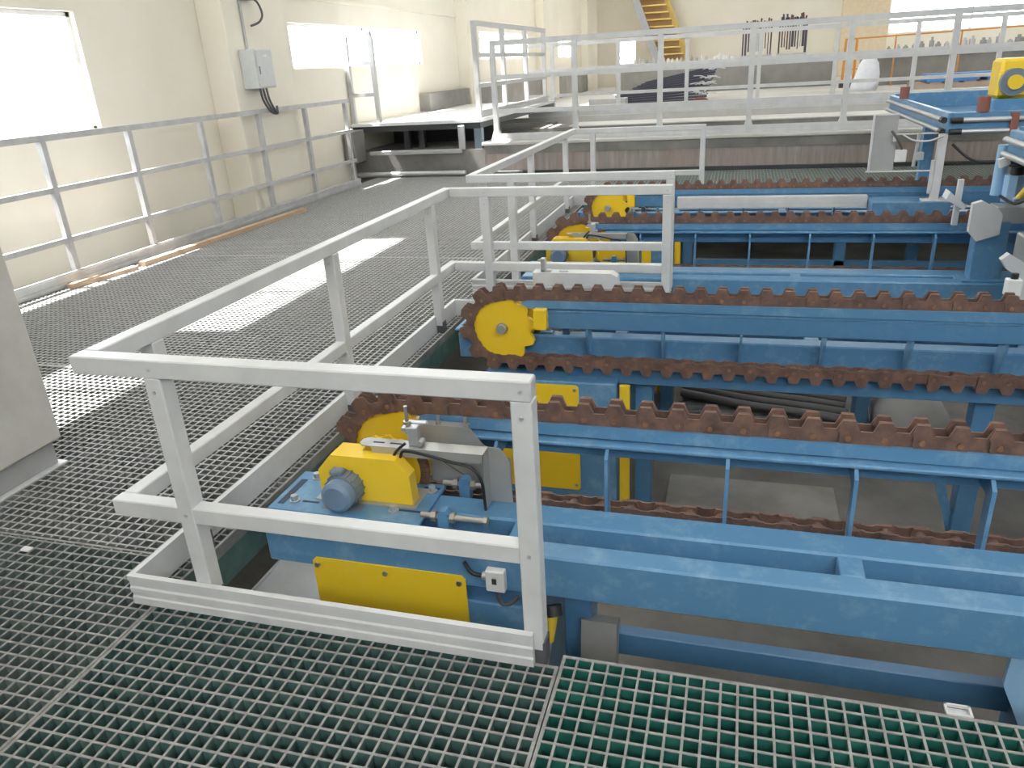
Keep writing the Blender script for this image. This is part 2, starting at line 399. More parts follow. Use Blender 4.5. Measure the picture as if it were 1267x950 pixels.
# guard rail along the left wall
def long_rail(label, p0, p1, z0, ztop, mids, posts, t=.06, toe=True, flare=False, low=None, posts_foot=None, name='guard_rail', mat='rail_worn', group=None):
    """straight guard rail from p0 to p1 (x,y), posts at distances"""
    p0, p1 = Vector((*p0, 0)), Vector((*p1, 0)); d = (p1-p0).normalized(); L = (p1-p0).length
    g = thing(name, label, 'guard rail', (p0.x, p0.y, z0), group)
    MB().bar(p0+Vector((0, 0, ztop-t/2)), p1+Vector((0, 0, ztop-t/2)), t, t).build('top_rail', mat, g)
    for z in mids: MB().bar(p0+Vector((0, 0, z)), p1+Vector((0, 0, z)), t*.8, t*.85).build('middle_rail', mat, g)
    for q in posts:
        c = p0+d*q
        pm = MB().bar(c+Vector((0, 0, z0)), c+Vector((0, 0, ztop-t)), t, t, up=(d.x, d.y, 0))
        if flare:
            n = d.cross(Vector((0, 0, 1)))
            a = c+Vector((0, 0, z0+.16))
            pm.prism([(c.x-t*1.3, z0), (c.x+t*1.3, z0), (c.x+t/2, z0+.2), (c.x-t/2, z0+.2)], 'y', c.y-t*.45, c.y+t*.45) if abs(d.x) > .5 else None
        pm.build('post', mat, g)
    if toe:
        n = d.cross(Vector((0, 0, 1)))*.035
        MB().bar(p0+n+Vector((0, 0, z0+.065)), p1+n+Vector((0, 0, z0+.065)), .02, .13).bar(p0+n*1.25+Vector((0, 0, z0+.035)), p1+n*1.25+Vector((0, 0, z0+.035)), .02, .03).bar(p0+n*1.25+Vector((0, 0, z0+.10)), p1+n*1.25+Vector((0, 0, z0+.10)), .02, .03).build('toe_board', mat, g)
    return g
long_rail('long four-line grey guard rail along the cream left wall', (-6.45, .9), (-6.45, 12.5), 0, 1.435, [.92, .43], [.3, 1.45, 2.7, 3.95, 5.2, 6.36, 7.6, 8.88, 10.13, 11.45])
# wooden plank on the walkway beside that rail
pk = MB(); pk.bar((-6.22, 6.75, .026), (-6.10, 10.0, .026), .09, .048); tag(pk.build('wooden_plank', 'wood_raw', base=(-6.16, 8.4, 0)), 'long raw wooden plank lying on the walkway beside the wall rail', 'plank')
pk = MB(); pk.bar((-6.33, 5.85, .02), (-6.2, 6.62, .02), .10, .036); tag(pk.build('wooden_offcut', 'wood_raw', base=(-6.26, 6.2, 0)), 'short pale wood offcut at the near end of the long plank', 'wood')

# ------------------------------------------------------------------ foreground cabinet
cb = thing('control_cabinet', 'pale grey control cabinet standing on the grating at the left edge', 'cabinet', (-3.75, 2.0, 0))
MB().cbox(-4.2, -3.31, 1.0, 2.755, .14, 2.1, .012).build('body', 'cabinet_grey', cb)
MB().cbox(-4.17, -3.345, 1.03, 2.72, .012, .14, .004).build('plinth', 'cabinet_plinth', cb)
MB().cbox(-4.2, -3.315, 1.0, 2.75, 0.0005, .012, .003).build('foot_plate', 'rail_grey', cb)

# ------------------------------------------------------------------ conveyors
P_ = .1224; N_T = 11; R_P = P_/(2*math.sin(math.pi/N_T)); ZC = .2525; XC = -1.40
NRUN = 42
def link_mesh(outer):
    mb = MB()
    def dog(c): return [(c-.040, .028), (c-.021, .068), (c+.021, .068), (c+.040, .028)]
    e = .030
    up = [(-e*.95, .018), (-.036, .028)] + dog(0)[1:] + dog(P_)[:3] + [(P_+.036, .028), (P_+e*.95, .018)]
    up[1] = (-.034, .03)
    dn = [(P_+e, -.010), (P_+.022, -.031), (P_*.72, -.031), (P_*.62, -.025), (P_*.38, -.025), (P_*.28, -.031), (-.022, -.031), (-e, -.010)]
    poly = up+dn
    y0, y1 = (.030, .038) if outer else (.020, .028)
    mb.prism(poly, 'y', y0, y1); mb.prism(poly, 'y', -y1, -y0)
    if outer:
        for c in (0, P_): mb.cyl((c, -.046, 0), (c, .046, 0), .0105, 10, 1)
    else:
        for c in (0, P_): mb.cyl((c, -.020, 0), (c, .020, 0), .022, 12, 0)
    return mb
def chain_frames():
    """pin positions round the closed loop, starting at the top of the far sprocket (x, z)"""
    st = 360/N_T; zt = ZC+R_P; xe = XC+NRUN*P_
    pins = [(xe, zt)]
    for k in range(1, 6): a = math.radians(90-st*k); pins.append((xe+R_P*math.cos(a), ZC+R_P*math.sin(a)))
    xb, zb = pins[-1]
    pins += [(xb-i*P_, zb) for i in range(1, NRUN+2)]
    for k in range(4, -1, -1): a = math.radians(90+st*k); pins.append((XC+R_P*math.cos(a), ZC+R_P*math.sin(a)))
    pins += [(XC+i*P_, zt) for i in range(1, NRUN)]
    return pins
PROTO = {}
def link(parent, i, a, b):
    key = i % 2
    if key not in PROTO:
        PROTO[key] = link_mesh(key == 0).build('chain_link', ['rust', 'pin_rust'], None, base=(0, 0, 0)); o = PROTO[key]
    else:
        o = PROTO[key].copy(); COL.objects.link(o)
    o.parent = parent
    dx, dz = b[0]-a[0], b[1]-a[1]
    o.location = (a[0], 0, a[1]); o.rotation_euler = (0, -math.atan2(dz, dx), 0)
    return o
def sprocket_poly(xc, phase=0, zc=None):
    pts = []
    ro, rr = R_P+.006, R_P-.030
    for k in range(N_T):
        st = 360/N_T; a0 = math.radians(90+st*(k+.5)+phase)              # tooth centre between pins
        for da, r in ((-14, rr+.002), (-9.5, rr+.016), (-6, ro-.008), (-3, ro), (3, ro), (6, ro-.008), (9.5, rr+.016), (14, rr+.002), (16.3, rr)):
            a = a0+math.radians(da); pts.append((xc+r*math.cos(a), ZC+r*math.sin(a)))
    return pts
def hexhead(mb, c, axis, r, h, mi=0):
    c = Vector(c); mb.cyl(c, c+Vector(axis)*h, r, 6, mi, smooth=False); return mb

def conveyor(label, Y0, s, near, far, ribs, ties, zt=.164, zb=-.012, legs=(-.52, 1.1, 2.7), rib_y=.125):
    """Y0 chain plane; the ladder frame lies on side s; near/far: offsets of its two beams"""
    g = thing('chain_conveyor', label, 'conveyor', (0, Y0, PIT))
    Y = lambda o: Y0+s*o
    # chain with its links
    ch = MB()
    pins = chain_frames()
    for (x, z) in pins: ch.cyl((x, Y0-.019, z), (x, Y0+.019, z), .008, 6)
    cho = ch.build('chain', 'rust', g, base=(0, Y0, PIT)); cho.location = (0, 0, 0)
    holder = cho
    for i in range(len(pins)):
        o = link(holder, i, pins[i], pins[(i+1) % len(pins)])
        o.location = (o.location[0], 0, o.location[2]-PIT)
    # sprockets
    sp = MB().prism(sprocket_poly(XC), 'y', Y0-.017, Y0+.017).build('drive_sprocket', 'yellow', g)
    MB().cyl((XC, Y0-.19 if s < 0 else Y0-.055, ZC), (XC, Y0+.055 if s < 0 else Y0+.19, ZC), .030, 24).build('shaft', 'galv', sp)
    MB().cyl((XC, Y0-.030, ZC), (XC, Y0-.0172, ZC), .037, 24).build('hub', 'screw_steel', sp)
    dsp = MB(); dn_ = 14
    xd, zd = XC+.035, ZC-.012
    dsp.prism([(xd+(.143+(.012 if q % 4 in (1, 2) else 0))*math.cos(2*math.pi*q/(4*dn_)), zd+(.143+(.012 if q % 4 in (1, 2) else 0))*math.sin(2*math.pi*q/(4*dn_))) for q in range(4*dn_)], 'y', Y0+s*.15, Y0+s*.162)
    dso = dsp.build('driven_sprocket', 'yellow', sp)
    dc = MB(); nq = 24
    for q in range(nq):
        a0, a1 = -1.3+1.7*q/nq, -1.3+1.7*(q+.8)/nq
        P2 = lambda a, r: (xd+r*math.cos(a), Y0+s*.156, zd+r*math.sin(a))
        dc.bar(P2(a0, .162), P2(a1, .162), .036, .022, up=(0, 1, 0))
    dc.build('drive_chain', 'rust', dso)
    sp2 = MB().prism(sprocket_poly(XC+NRUN*P_), 'y', Y0-.017, Y0+.017).build('return_sprocket', 'yellow', g)
    MB().cyl((XC+NRUN*P_, Y0-.05, ZC), (XC+NRUN*P_, Y0+.12, ZC), .03, 16).build('shaft', 'galv', sp2)
    # upper beam: rail bars under the chain, flange and web of a channel
    x0, x1 = -1.12, 3.35
    for o in (-.044, .044):
        MB().prism([(-1.255, .425), (-1.21, .40), (x1, .388), (x1, .447), (-1.22, .447), (-1.25, .44)], 'y', Y0+o-.007, Y0+o+.007).build('chain_rail', 'blue', g)
    MB().cbox(x0, x1, Y0-.037, Y0+.037, .39, .445).build('rail_core', 'blue_dark', g)
    MB().cbox(x0, x1, Y(-.045), Y(.095), .374, .390).build('upper_flange', 'blue', g)
    MB().cbox(x0+.03, x1, Y(-.045), Y(-.034), .272, .3735).build('upper_web', 'blue_dark', g)
    # gussets
    for x in ribs:
        if s < 0: poly = [(Y(-.03), .372), (Y(.088), .372), (Y(rib_y), .345), (Y(rib_y), -.05), (Y(rib_y-.06), -.05), (Y(rib_y-.06), .30), (Y(-.03), .30)]
        else: poly = [(Y(-.034), .2635), (Y(.06), .25), (Y(near[0]), .18), (Y(near[0]), -.02), (Y(near[0]-.03), -.02), (Y(-.034), .225)]
        MB().prism(poly, 'x', x-.007, x+.007).build('gusset', 'blue', g)
    # lower chain rail
    MB().cbox(-1.0, x1, Y(.05), Y(.07), -.118, -.02).build('lower_chain_rail', 'blue_dark', g)
    # ladder frame
    MB().cbox(-1.755, 3.7, Y(near[0]), Y(near[1]), zb, zt, .008).build('ladder_beam', 'blue', g)
    MB().cbox(-1.755, 3.7, Y(far[0]), Y(far[1]), zb, zt, .008).build('ladder_beam', 'blue', g)
    for x in ties: MB().cbox(x-.04, x+.04, Y(near[1]), Y(far[0]), zb, zt-.002, .004).build('cross_tie', 'blue', g)
    MB().cbox(-1.755, -1.70, Y(near[1]), Y(far[0]), zb, zt, .004).build('end_tie', 'blue', g)
    # legs, lower longitudinal beam
    for x in legs:
        lm = MB().cbox(x-.055, x+.055, Y(near[0]+.02), Y(near[1]+.02), PIT+.012, zb).build('leg', 'blue_dark', g)
        MB().cbox(x-.09, x+.09, Y(near[0]-.02), Y(near[1]+.06), PIT, PIT+.012).build('foot_plate', 'blue_dark', lm)
    MB().cbox(-.45, 3.5, Y(near[0]+.02), Y(near[0]+.075), -.475, -.365).build('lower_beam', 'blue_dark', g)
    # cabinet under the drive with bolted yellow doors
    cy0, cy1 = Y(far[1]-.002), Y(-.06)
    MB().cbox(-1.56, -.665, cy0, cy1, PIT+.02, zb-.068, .006).build('drive_housing', 'blue', g)
    for yy, dr in ((Y(far[1]), s), (Y(-.06), -s)):
        outer = yy
        zt_ = .035 if dr == s else -.10
        pl = MB().prism([(-1.545, -.86), (-.92, -.86), (-.905, -.845), (-.905, zt_-.015), (-.92, zt_), (-1.535, zt_), (-1.55, zt_-.015), (-1.55, -.845)], 'y', outer+dr*.0005, outer+dr*.008).build('access_door', 'yellow', g)
        for x in (-1.53, -1.235, -.93):
            for z in (zt_-.03, -.82): hexhead(MB(), (x, outer+dr*.008, z), (0, dr, 0), .012, .008).build('bolt', 'screw_steel', pl)
    MB().cbox(-.65, -.585, -.03*s+Y0, Y(-.0), PIT+.02, zb-.085, .004).build('yellow_upright', 'yellow', g)
    # drive: sliding base plate, guarded chain drive, gear motor, tension screws
    dk = MB().cbox(-1.79, -1.115, Y(.15), Y(.46), zt+.0005, zt+.013, .003).build('base_plate', 'blue', g)
    for xa, xb, o in ((-1.665, -1.59, .385), (-1.24, -1.14, .375), (-1.20, -1.13, .19), (-1.665, -1.59, .19)): MB().box(xa, xb, Y(o-.006), Y(o+.006), zt+.0132, zt+.0142).build('slot', 'slot_dark', dk)
    MB().box(-1.765, -1.735, Y(.22), Y(.42), zt+.0132, zt+.0142).build('slot', 'slot_dark', dk)
    for xa, o in ((-1.70, .39), (-1.255, .385), (-1.155, .215), (-1.70, .20)):
        bt = MB(); bt.cyl((xa, Y(o), zt+.013), (xa, Y(o), zt+.018), .021, 16); hexhead(bt, (xa, Y(o), zt+.018), (0, 0, 1), .015, .022); bt.build('bolt', 'galv', dk)
    gp = [(-1.60, .18), (-1.60, .305), (-1.535, .378), (-1.25, .378), (-1.195, .31), (-1.19, .18)]
    gd = MB().prism(gp, 'y', Y(.335), Y(.275)); gd.prism([(-1.598, .18), (-1.598, .304), (-1.534, .3775), (-1.42, .3775), (-1.40, .35), (-1.40, .18)], 'y', Y(.276), Y(.22))
    gd.build('drive_guard', 'yellow', g)
    MB().cbox(-1.62, -1.17, Y(.36), Y(.20), zt+.013, .18, .002).build('gear_seat', 'steel_sheet', g)
    mt = MB(); mt.cyl((-1.472, Y(.336), .245), (-1.472, Y(.40), .245), .072, 28)
    for k in range(16):
        a = 2*math.pi*k/16; mt.bar((-1.472+.075*math.cos(a), Y(.336), .245+.075*math.sin(a)), (-1.472+.075*math.cos(a), Y(.395), .245+.075*math.sin(a)), .006, .006)
    mt.box(-1.56, -1.39, Y(.345), Y(.42), .165, .178)
    mo = mt.build('motor', 'motor_grey', g)
    c = MB(); c.cyl((-1.472, Y(.398), .245), (-1.472, Y(.44), .245), .066, 28, 0); c.cyl((-1.472, Y(.44), .245), (-1.472, Y(.452), .245), .066, 28, 0, r1=.05); c.build('fan_cover', 'motor_cap', mo)
    MB().cbox(-1.52, -1.465, Y(.345), Y(.39), .312, .336, .006).build('terminal_box', 'motor_grey', mo)
    for o, xr in ((.17, -.94), (.42, -.86)):
        lg = MB().prism([(-1.045, zt-.03), (-1.045, zt+.055), (-1.035, zt+.07), (-1.01, zt+.07), (-1.0, zt+.055), (-1.0, zt-.03)], 'y', Y(o-.02), Y(o+.02)).build('screw_lug', 'blue', g)
        ts = MB(); ts.cyl((-1.12, Y(o), zt+.035), (xr, Y(o), zt+.035), .012, 12); hexhead(ts, (-.998, Y(o), zt+.035), (1, 0, 0), .022, .02); hexhead(ts, (xr, Y(o), zt+.035), (1, 0, 0), .02, .014); hexhead(ts, (-1.075, Y(o), zt+.035), (1, 0, 0), .022, .02)
        ts.build('tension_screw', 'screw_steel', lg)
    MB().cbox(-1.17, -1.09, Y(-.10), Y(-.046), .275, .405, .004).build('stop_block', 'yellow', g)
    return g

def sensor_bracket(g, Y0, s, off, zarm, xl, xr, h=.035, w=.07, drop=.04):
    """bent steel sheet arm with limit switch, on the ladder side"""
    Y = lambda o: Y0+s*o
    a = MB()
    a.prism([(xl+.02, Y(off+w/2)), (xl, Y(off+w/4)), (xl, Y(off-w/4)), (xl+.02, Y(off-w/2)), (xr, Y(off-w/2)), (xr, Y(off+w/2))], 'z', zarm, zarm+.004)
    a.box(xl+.06, xr, Y(off+w/2-.003), Y(off+w/2), zarm-h, zarm)
    a.prism([(xr-.002, zarm+.004), (xr+.05, zarm+.002), (xr+.085, zarm-.05), (xr+.095, .03), (xr-.002, .03)], 'y', Y(off-w/2), Y(off-w/2+.004))
    a.box(xr-.004, xr, Y(off-w/2), Y(off+w/2), drop, zarm+.003)
    br = a.build('sensor_bracket', 'steel_sheet', g)
    for x in (xl+.08, xl+.155): MB().box(x-.025, x+.025, Y(off-.004), Y(off+.006), zarm+.0042, zarm+.005).build('slot', 'slot_dark', br)
    t = MB(); x = xl+.235
    t.cbox(x-.02, x+.02, Y(off-.03), Y(off+.012), zarm+.004, zarm+.085, .003); t.cbox(x-.035, x-.018, Y(off-.02), Y(off+.005), zarm+.05, zarm+.08, .003); t.cbox(x-.045, x+.045, Y(off-.055), Y(off-.03), zarm+.075, zarm+.09, .003)
    t.cbox(x-.055, x-.03, Y(off-.04), Y(off-.005), zarm+.055, zarm+.075, .003); t.cyl((x+.03, Y(off-.02), zarm+.02), (x+.03, Y(off+.02), zarm+.02), .012, 10)
    ls = t.build('limit_switch', 'galv', br)
    wnd = MB(); wnd.cyl((x-.03, Y(off-.02), zarm+.08), (x-.03, Y(off-.02), zarm+.165), .008, 10); wnd.cyl((x-.03, Y(off-.02), zarm+.088), (x-.03, Y(off-.02), zarm+.10), .016, 10); wnd.build('switch_wand', 'screw_steel', ls)
    yc = Y(off+w/2+.006)
    MB().tube([(x-.02, yc, zarm+.03), (x-.055, yc+.0*s, zarm+.0), (x-.075, yc, zarm-.03), (x-.05, yc, zarm-.035), (x-.03, yc, zarm-.005), (x+.05, yc, zarm-.012), (xr-.14, yc, zarm-.035), (xr-.05, yc, zarm-.055), (xr-.012, yc, zarm-.11), (xr-.004, yc, .20), (xr+.0, yc, .05)], .006, 8).build('cable', 'black_rubber', br)
    return br

c1 = conveyor('front blue chain conveyor with yellow gear motor guard nearest the viewer', 2.75, -1, (.207, .34), (.45, .55), [-.90, -.441, .02, .47, .91, 1.36, 1.8, 2.25], (-.72, .44, 1.62, 2.8))
sensor_bracket(c1, 2.75, -1, .25, .405, -1.43, -.895)
up = MB(); up.prism([(-1.24, .34), (-1.24, .43), (-1.01, .43), (-.955, .355), (-.84, .30), (-.84, .175), (-1.0, .175), (-1.19, .30)], 'y', 2.645, 2.65); up.prism([(-1.19, .30), (-1.0, .175), (-1.19, .175)], 'y', 2.63, 2.634); up.box(-1.24, -1.02, 2.65, 2.69, .425, .43); up.build('sheet_plate', 'steel_sheet', c1)
for x in (-1.15, -1.03):
    b_ = MB(); b_.cyl((x, 2.66, .43), (x, 2.66, .445), .012, 10); b_.cyl((x, 2.66, .445), (x, 2.66, .47), .007, 8); b_.build('grease_nipple', 'screw_steel', c1)
MB().cbox(-.84, -.795, 2.46, 2.4635, .06, .10, .001).build('warning_plate', 'label_yellow', c1)
# junction box on the front panel
jb = MB().cbox(-.815, -.742, 2.165, 2.2, .005, .095, .004).build('junction_box', 'white_plastic', c1)
MB().cbox(-.79, -.772, 2.1635, 2.165, .04, .065, .0005).build('box_window', 'dark_steel', jb)
MB().cyl((-.83, 2.183, .06), (-.815, 2.183, .06), .016, 12).build('gland', 'galv', jb)
MB().tube([(-.83, 2.183, .06), (-.87, 2.18, .07), (-.90, 2.185, .11)], .008, 8).build('cable', 'black_rubber', jb)
MB().tube([(-.775, 2.183, .005), (-.775, 2.183, -.03), (-.76, 2.18, -.055), (-.73, 2.18, -.05), (-.70, 2.19, -.02)], .008, 8).build('cable', 'hose_grey', jb)
# yellow hose gland below the front beam end
gl_ = MB().cyl((-.60, 2.30, -.13), (-.59, 2.28, -.165), .035, 14).build('hose_coupling', 'black_rubber', c1)
MB().cyl((-.60, 2.28, -.155), (-.605, 2.26, -.27), .028, 14, r1=.016).build('yellow_sleeve', 'label_yellow', gl_)
MB().tube([(-.605, 2.26, -.26), (-.62, 2.25, -.36), (-.65, 2.26, -.5)], .012, 8).build('conduit', 'galv', gl_)
# bent grey plate at the foot of the front leg, pale end plate on the right leg
MB().prism([(2.36, -.23), (2.44, -.26), (2.36, -.62), (2.30, -.62)], 'x', -.50, -.36).build('foot_shield', 'steel_sheet', c1)
MB().prism([(.94, -.02), (1.6, -.02), (1.6, -.7), (1.14, -.7), (1.02, -.38), (.935, -.19)], 'y', 2.28, 2.30).build('end_plate', 'light_blue', c1)
# light sheet tray under the drive end
MB().box(-1.98, -1.57, 2.15, 2.57, -.31, -.30).box(-1.98, -1.97, 2.15, 2.57, -.30, -.285).box(-1.62, -1.57, 2.15, 2.57, -1.19, -.31).build('drip_tray', 'rail_grey', c1)

c2 = conveyor('second blue chain conveyor with fully visible yellow toothed disc', 4.43, 1, (.115, .23), (.35, .45), [-.85, -.39, .066, .524, .976, 1.435, 1.9, 2.35], (-.675, .48, 1.65, 2.8), legs=(-.515, 1.44, 2.8))
a = MB(); a.box(-1.25, -.74, 4.66, 4.69, .47, .552).box(-1.25, -.74, 4.69, 4.75, .548, .552).prism([(-.74, .552), (-.70, .53), (-.68, .2), (-.74, .2)], 'y', 4.66, 4.75); br2 = a.build('sensor_bracket', 'rail_grey', c2)
b_ = MB(); b_.cbox(-1.20, -1.17, 4.68, 4.72, .552, .64, .003); b_.cbox(-1.20, -1.13, 4.68, 4.72, .552, .565, .003); b_.cbox(-1.08, -1.02, 4.69, 4.72, .552, .56, .002); b_.build('limit_switch', 'galv', br2)
sb = MB().cbox(1.52, 1.60, 4.86, 4.92, .40, .50, .006).build('white_sensor', 'white_plastic', c2)
MB().cyl((1.56, 4.89, .5), (1.56, 4.89, .53), .02, 10).build('sensor_cap', 'black_rubber', sb)
MB().bar((1.20, 4.62, -.42), (1.42, 4.62, -1.12), .04, .05).build('brace', 'blue', c2)

c3 = conveyor('third blue chain conveyor behind the grey rail strip', 6.80, -1, (.235, .41), (.49, .635), [-.80, -.33, .12, .594, 1.08, 1.53, 2.0, 2.45], (-.70, .48, 1.66, 2.84), zt=.12, zb=-.05)
sensor_bracket(c3, 6.80, -1, .25, .405, -1.43, -.895)
c4 = conveyor('farthest blue chain conveyor in front of the stained concrete wall', 8.65, 1, (.14, .26), (.38, .48), [-.85, -.39, .066, .524, .976, 1.435, 1.9, 2.35], (-.675, .48, 1.65, 2.8))
MB().cbox(1.265, 1.95, 8.15, 8.5, .225, .371, .005).build('side_beam', 'blue', c4)
tk = MB().cbox(-.62, 1.26, 8.44, 8.54, .278, .392, .004)
tk.box(-.62, 1.26, 8.436, 8.44, .33, .338)
MB.build(tk, 'cable_trunking', 'rail_grey', c4)
MB().bar((1.40, 8.43, .345), (1.80, 8.40, .352), .03, .018).build('push_rod', 'galv', c4)

# ------------------------------------------------------------------ trolleys over the right end of the far conveyors
def tray(g, x0, x1, y0, y1, z0, z1):
    t = .05
    MB().cbox(x0, x0+t, y0, y1, z0, z1, .006).build('tray_side', 'blue', g)
    MB().cbox(x1-t, x1, y0, y1, z0, z1, .006).build('tray_side', 'blue', g)
    MB().cbox(x0+t, x1-t, y0, y0+t, z0, z1, .006).build('tray_side', 'blue', g)
    MB().cbox(x0+t, x1-t, y1-t, y1, z0, z1+.02, .006).build('tray_side', 'blue', g)
    MB().box(x0+t, x1-t, y0+t, y1-t, z0, z0+.02).build('tray_floor', 'blue_dark', g)
    for z in (z0+.115, z0+.015):
        r = MB().cyl((x0-.025, y0+.12, z), (x0-.025, y1-.02, z), .022, 12).build('rub_rail', 'galv', g)
        MB().cyl((x0-.025, y0+.02, z), (x0-.025, y0+.12, z), .027, 12).build('end_cap', 'black_rubber', r)
        r = MB().cyl((x0+.12, y0-.025, z), (x1, y0-.025, z), .022, 12).build('rub_rail', 'galv', g)
        MB().cyl((x0+.02, y0-.025, z), (x0+.12, y0-.025, z), .027, 12).build('end_cap', 'black_rubber', r)
t1 = thing('transfer_trolley', 'far blue tray trolley with silver rub rails and two rust brown stubs', 'trolley', (2.9, 9.8, 0))
tray(t1, 1.82, 4.2, 8.2, 11.4, .99, 1.17)
for x, y in ((1.845, 10.6), (2.10, 8.225)):
    MB().cyl((x, y, 1.17), (x, y, 1.30), .052, 18).build('buffer_stub', 'rust_post', t1)
MB().cbox(2.325, 2.385, 8.15, 8.20, .985, 1.16, .003).build('rail_clamp', 'rust_post', t1)
MB().cbox(1.775, 1.845, 8.20, 8.27, .385, .99, .004).build('support_post', 'rail_grey', t1)
MB().cbox(1.70, 1.95, 8.16, 8.30, .372, .386, .003).build('post_foot', 'rail_grey', t1)
MB().cbox(1.745, 1.775, 8.22, 8.26, .44, .75, .003).build('post_stiffener', 'rail_grey', t1)
MB().cbox(1.84, 1.95, 9.2, 9.32, PIT, .99, .004).build('column', 'blue', t1)
MB().cbox(3.6, 3.75, 10.6, 10.75, 0.001, .99, .004).build('column', 'blue', t1)
p_ = MB().cbox(1.205, 1.42, 8.25, 8.27, .66, 1.17, .003).build('side_panel', 'cabinet_plinth', t1)
MB().cbox(1.195, 1.212, 8.235, 8.27, .655, 1.172, .002).box(1.205, 1.42, 8.243, 8.25, 1.165, 1.178).build('panel_edge', 'rail_grey', p_)
MB().cbox(1.18, 1.79, 8.235, 8.265, .645, .657, .002).build('panel_bar', 'rail_grey', t1)
MB().box(1.40, 1.83, 8.25, 8.262, .985, 1.0).build('panel_arm', 'rail_grey', t1)
MB().cbox(1.42, 1.52, 8.22, 8.28, .74, .85, .005).build('junction_box', 'white_plastic', t1)
MB().cyl((1.585, 8.2, .70), (1.60, 8.2, 1.0), .016, 10).build('air_cylinder', 'galv', t1)
MB().cbox(1.59, 1.66, 8.17, 8.23, .76, .83, .005).build('valve', 'galv', t1)
MB().cbox(1.385, 1.41, 8.2, 8.24, .93, 1.0, .003).build('tag_plate', 'white_plastic', t1)
MB().tube([(1.36, 8.2, 1.03), (1.42, 8.18, .95), (1.47, 8.2, .86)], .012, 8).build('cable', 'hose_grey', t1)
MB().tube([(1.45, 8.2, 1.0), (1.55, 8.18, .94), (1.68, 8.18, .93), (1.80, 8.18, .97)], .009, 8).build('cable', 'galv', t1)
MB().tube([(1.88, 8.16, .90), (2.05, 8.12, .76), (2.25, 8.1, .74), (2.42, 8.1, .82)], .012, 8).build('cable', 'black_rubber', t1)
gb = MB().cbox(2.50, 2.80, 9.4, 9.75, 1.20, 1.58, .03).build('gearbox', 'yellow', t1)
MB().cyl((2.62, 9.30, 1.36), (2.62, 9.40, 1.36), .13, 24).build('gear_flange', 'motor_grey', gb)
MB().cyl((2.62, 9.26, 1.36), (2.62, 9.30, 1.36), .07, 20).cbox(2.48, 2.66, 9.36, 9.42, 1.22, 1.46, .03).build('gear_cover', 'yellow', gb)
MB().cbox(2.45, 2.9, 9.3, 9.8, 1.0, 1.2, .01).build('gearbox_seat', 'blue', t1)

t2 = thing('transfer_trolley', 'nearer blue tray trolley cut by the right edge above the third conveyor', 'trolley', (2.9, 5.6, 0))
tray(t2, 1.86, 4.2, 4.9, 6.5, .99, 1.17)
cl_ = MB().cbox(1.69, 1.90, 6.24, 6.38, .1215, .56, .006).build('column', 'blue', t2)
MB().cbox(1.64, 1.95, 6.20, 6.40, .1205, .135, .003).build('column_foot', 'blue', cl_)
MB().prism([(1.62, .50), (1.68, .43), (1.82, .48), (1.82, .62), (1.79, .66), (1.68, .72), (1.62, .70)], 'y', 6.18, 6.235).build('guide_bracket', 'rail_grey', t2)
MB().prism([(1.54, .66), (1.67, .58), (1.69, .61), (1.56, .72)], 'y', 6.6, 6.75).build('guide_plate', 'rail_grey', t2)
MB().cbox(1.80, 2.30, 6.25, 6.45, .545, .66, .004).build('cross_beam', 'steel_sheet', t2)
MB().cbox(3.9, 4.1, 5.0, 6.4, .17, .99, .01).build('rear_support', 'blue', t2)
MB().cbox(2.28, 4.1, 6.27, 6.43, .55, .65, .004).build('cross_beam', 'blue_dark', t2)
mt2 = MB(); mt2.cyl((1.86, 6.55, .70), (1.86, 6.55, 1.06), .045, 16); mt2.cyl((1.93, 6.45, .67), (1.93, 6.45, .86), .068, 8, smooth=False); mt2.build('lift_actuator', 'light_blue', t2)
MB().cyl((1.94, 6.45, .86), (1.94, 6.45, .92), .045, 14).build('actuator_collar', 'black_rubber', t2)
MB().cbox(1.62, 1.66, 6.66, 6.70, .45, .80, .003).build('guide_post', 'rail_grey', t2)
ys_ = MB().cyl((1.90, 6.2, .73), (1.98, 6.2, .86), .022, 12).build('yellow_sleeve', 'label_yellow', t2)
MB().cyl((1.87, 6.2, .72), (1.905, 6.2, .74), .016, 10).build('sleeve_nut', 'galv', ys_)
MB().tube([(1.84, 6.4, .72), (1.92, 6.3, .68), (2.02, 6.2, .76), (2.1, 6.1, .80)], .01, 8).build('cable', 'black_rubber', t2)
MB().tube([(1.84, 6.5, .98), (1.88, 6.35, .94), (1.98, 6.3, .98)], .018, 8).build('cable', 'black_rubber', t2)
MB().prism([(1.78, .98), (1.84, 1.0), (1.86, .95), (1.80, .92)], 'y', 6.35, 6.4).build('cable_tag', 'white_plastic', t2)
MB().cyl((2.0, 5.9, .56), (2.0, 5.9, .85), .06, 10, smooth=False).build('lift_actuator', 'light_blue', t2)
MB().cyl((1.93, 5.85, .77), (1.95, 5.85, .77), .03, 14).build('actuator_ring', 'white_plastic', t2)
MB().prism([(1.66, .46), (1.70, .50), (1.86, .40), (1.88, .36), (1.88, .06), (1.86, .06), (1.76, .36), (1.70, .40)], 'y', 5.50, 5.56).build('guide_bracket', 'rail_grey', t2)
MB().cbox(1.84, 2.1, 5.5, 5.9, .30, .56, .01).build('guide_block', 'steel_sheet', t2)
MB().cbox(2.0, 2.08, 5.6, 5.9, .55, .99, .01).build('guide_arm', 'blue', t2)

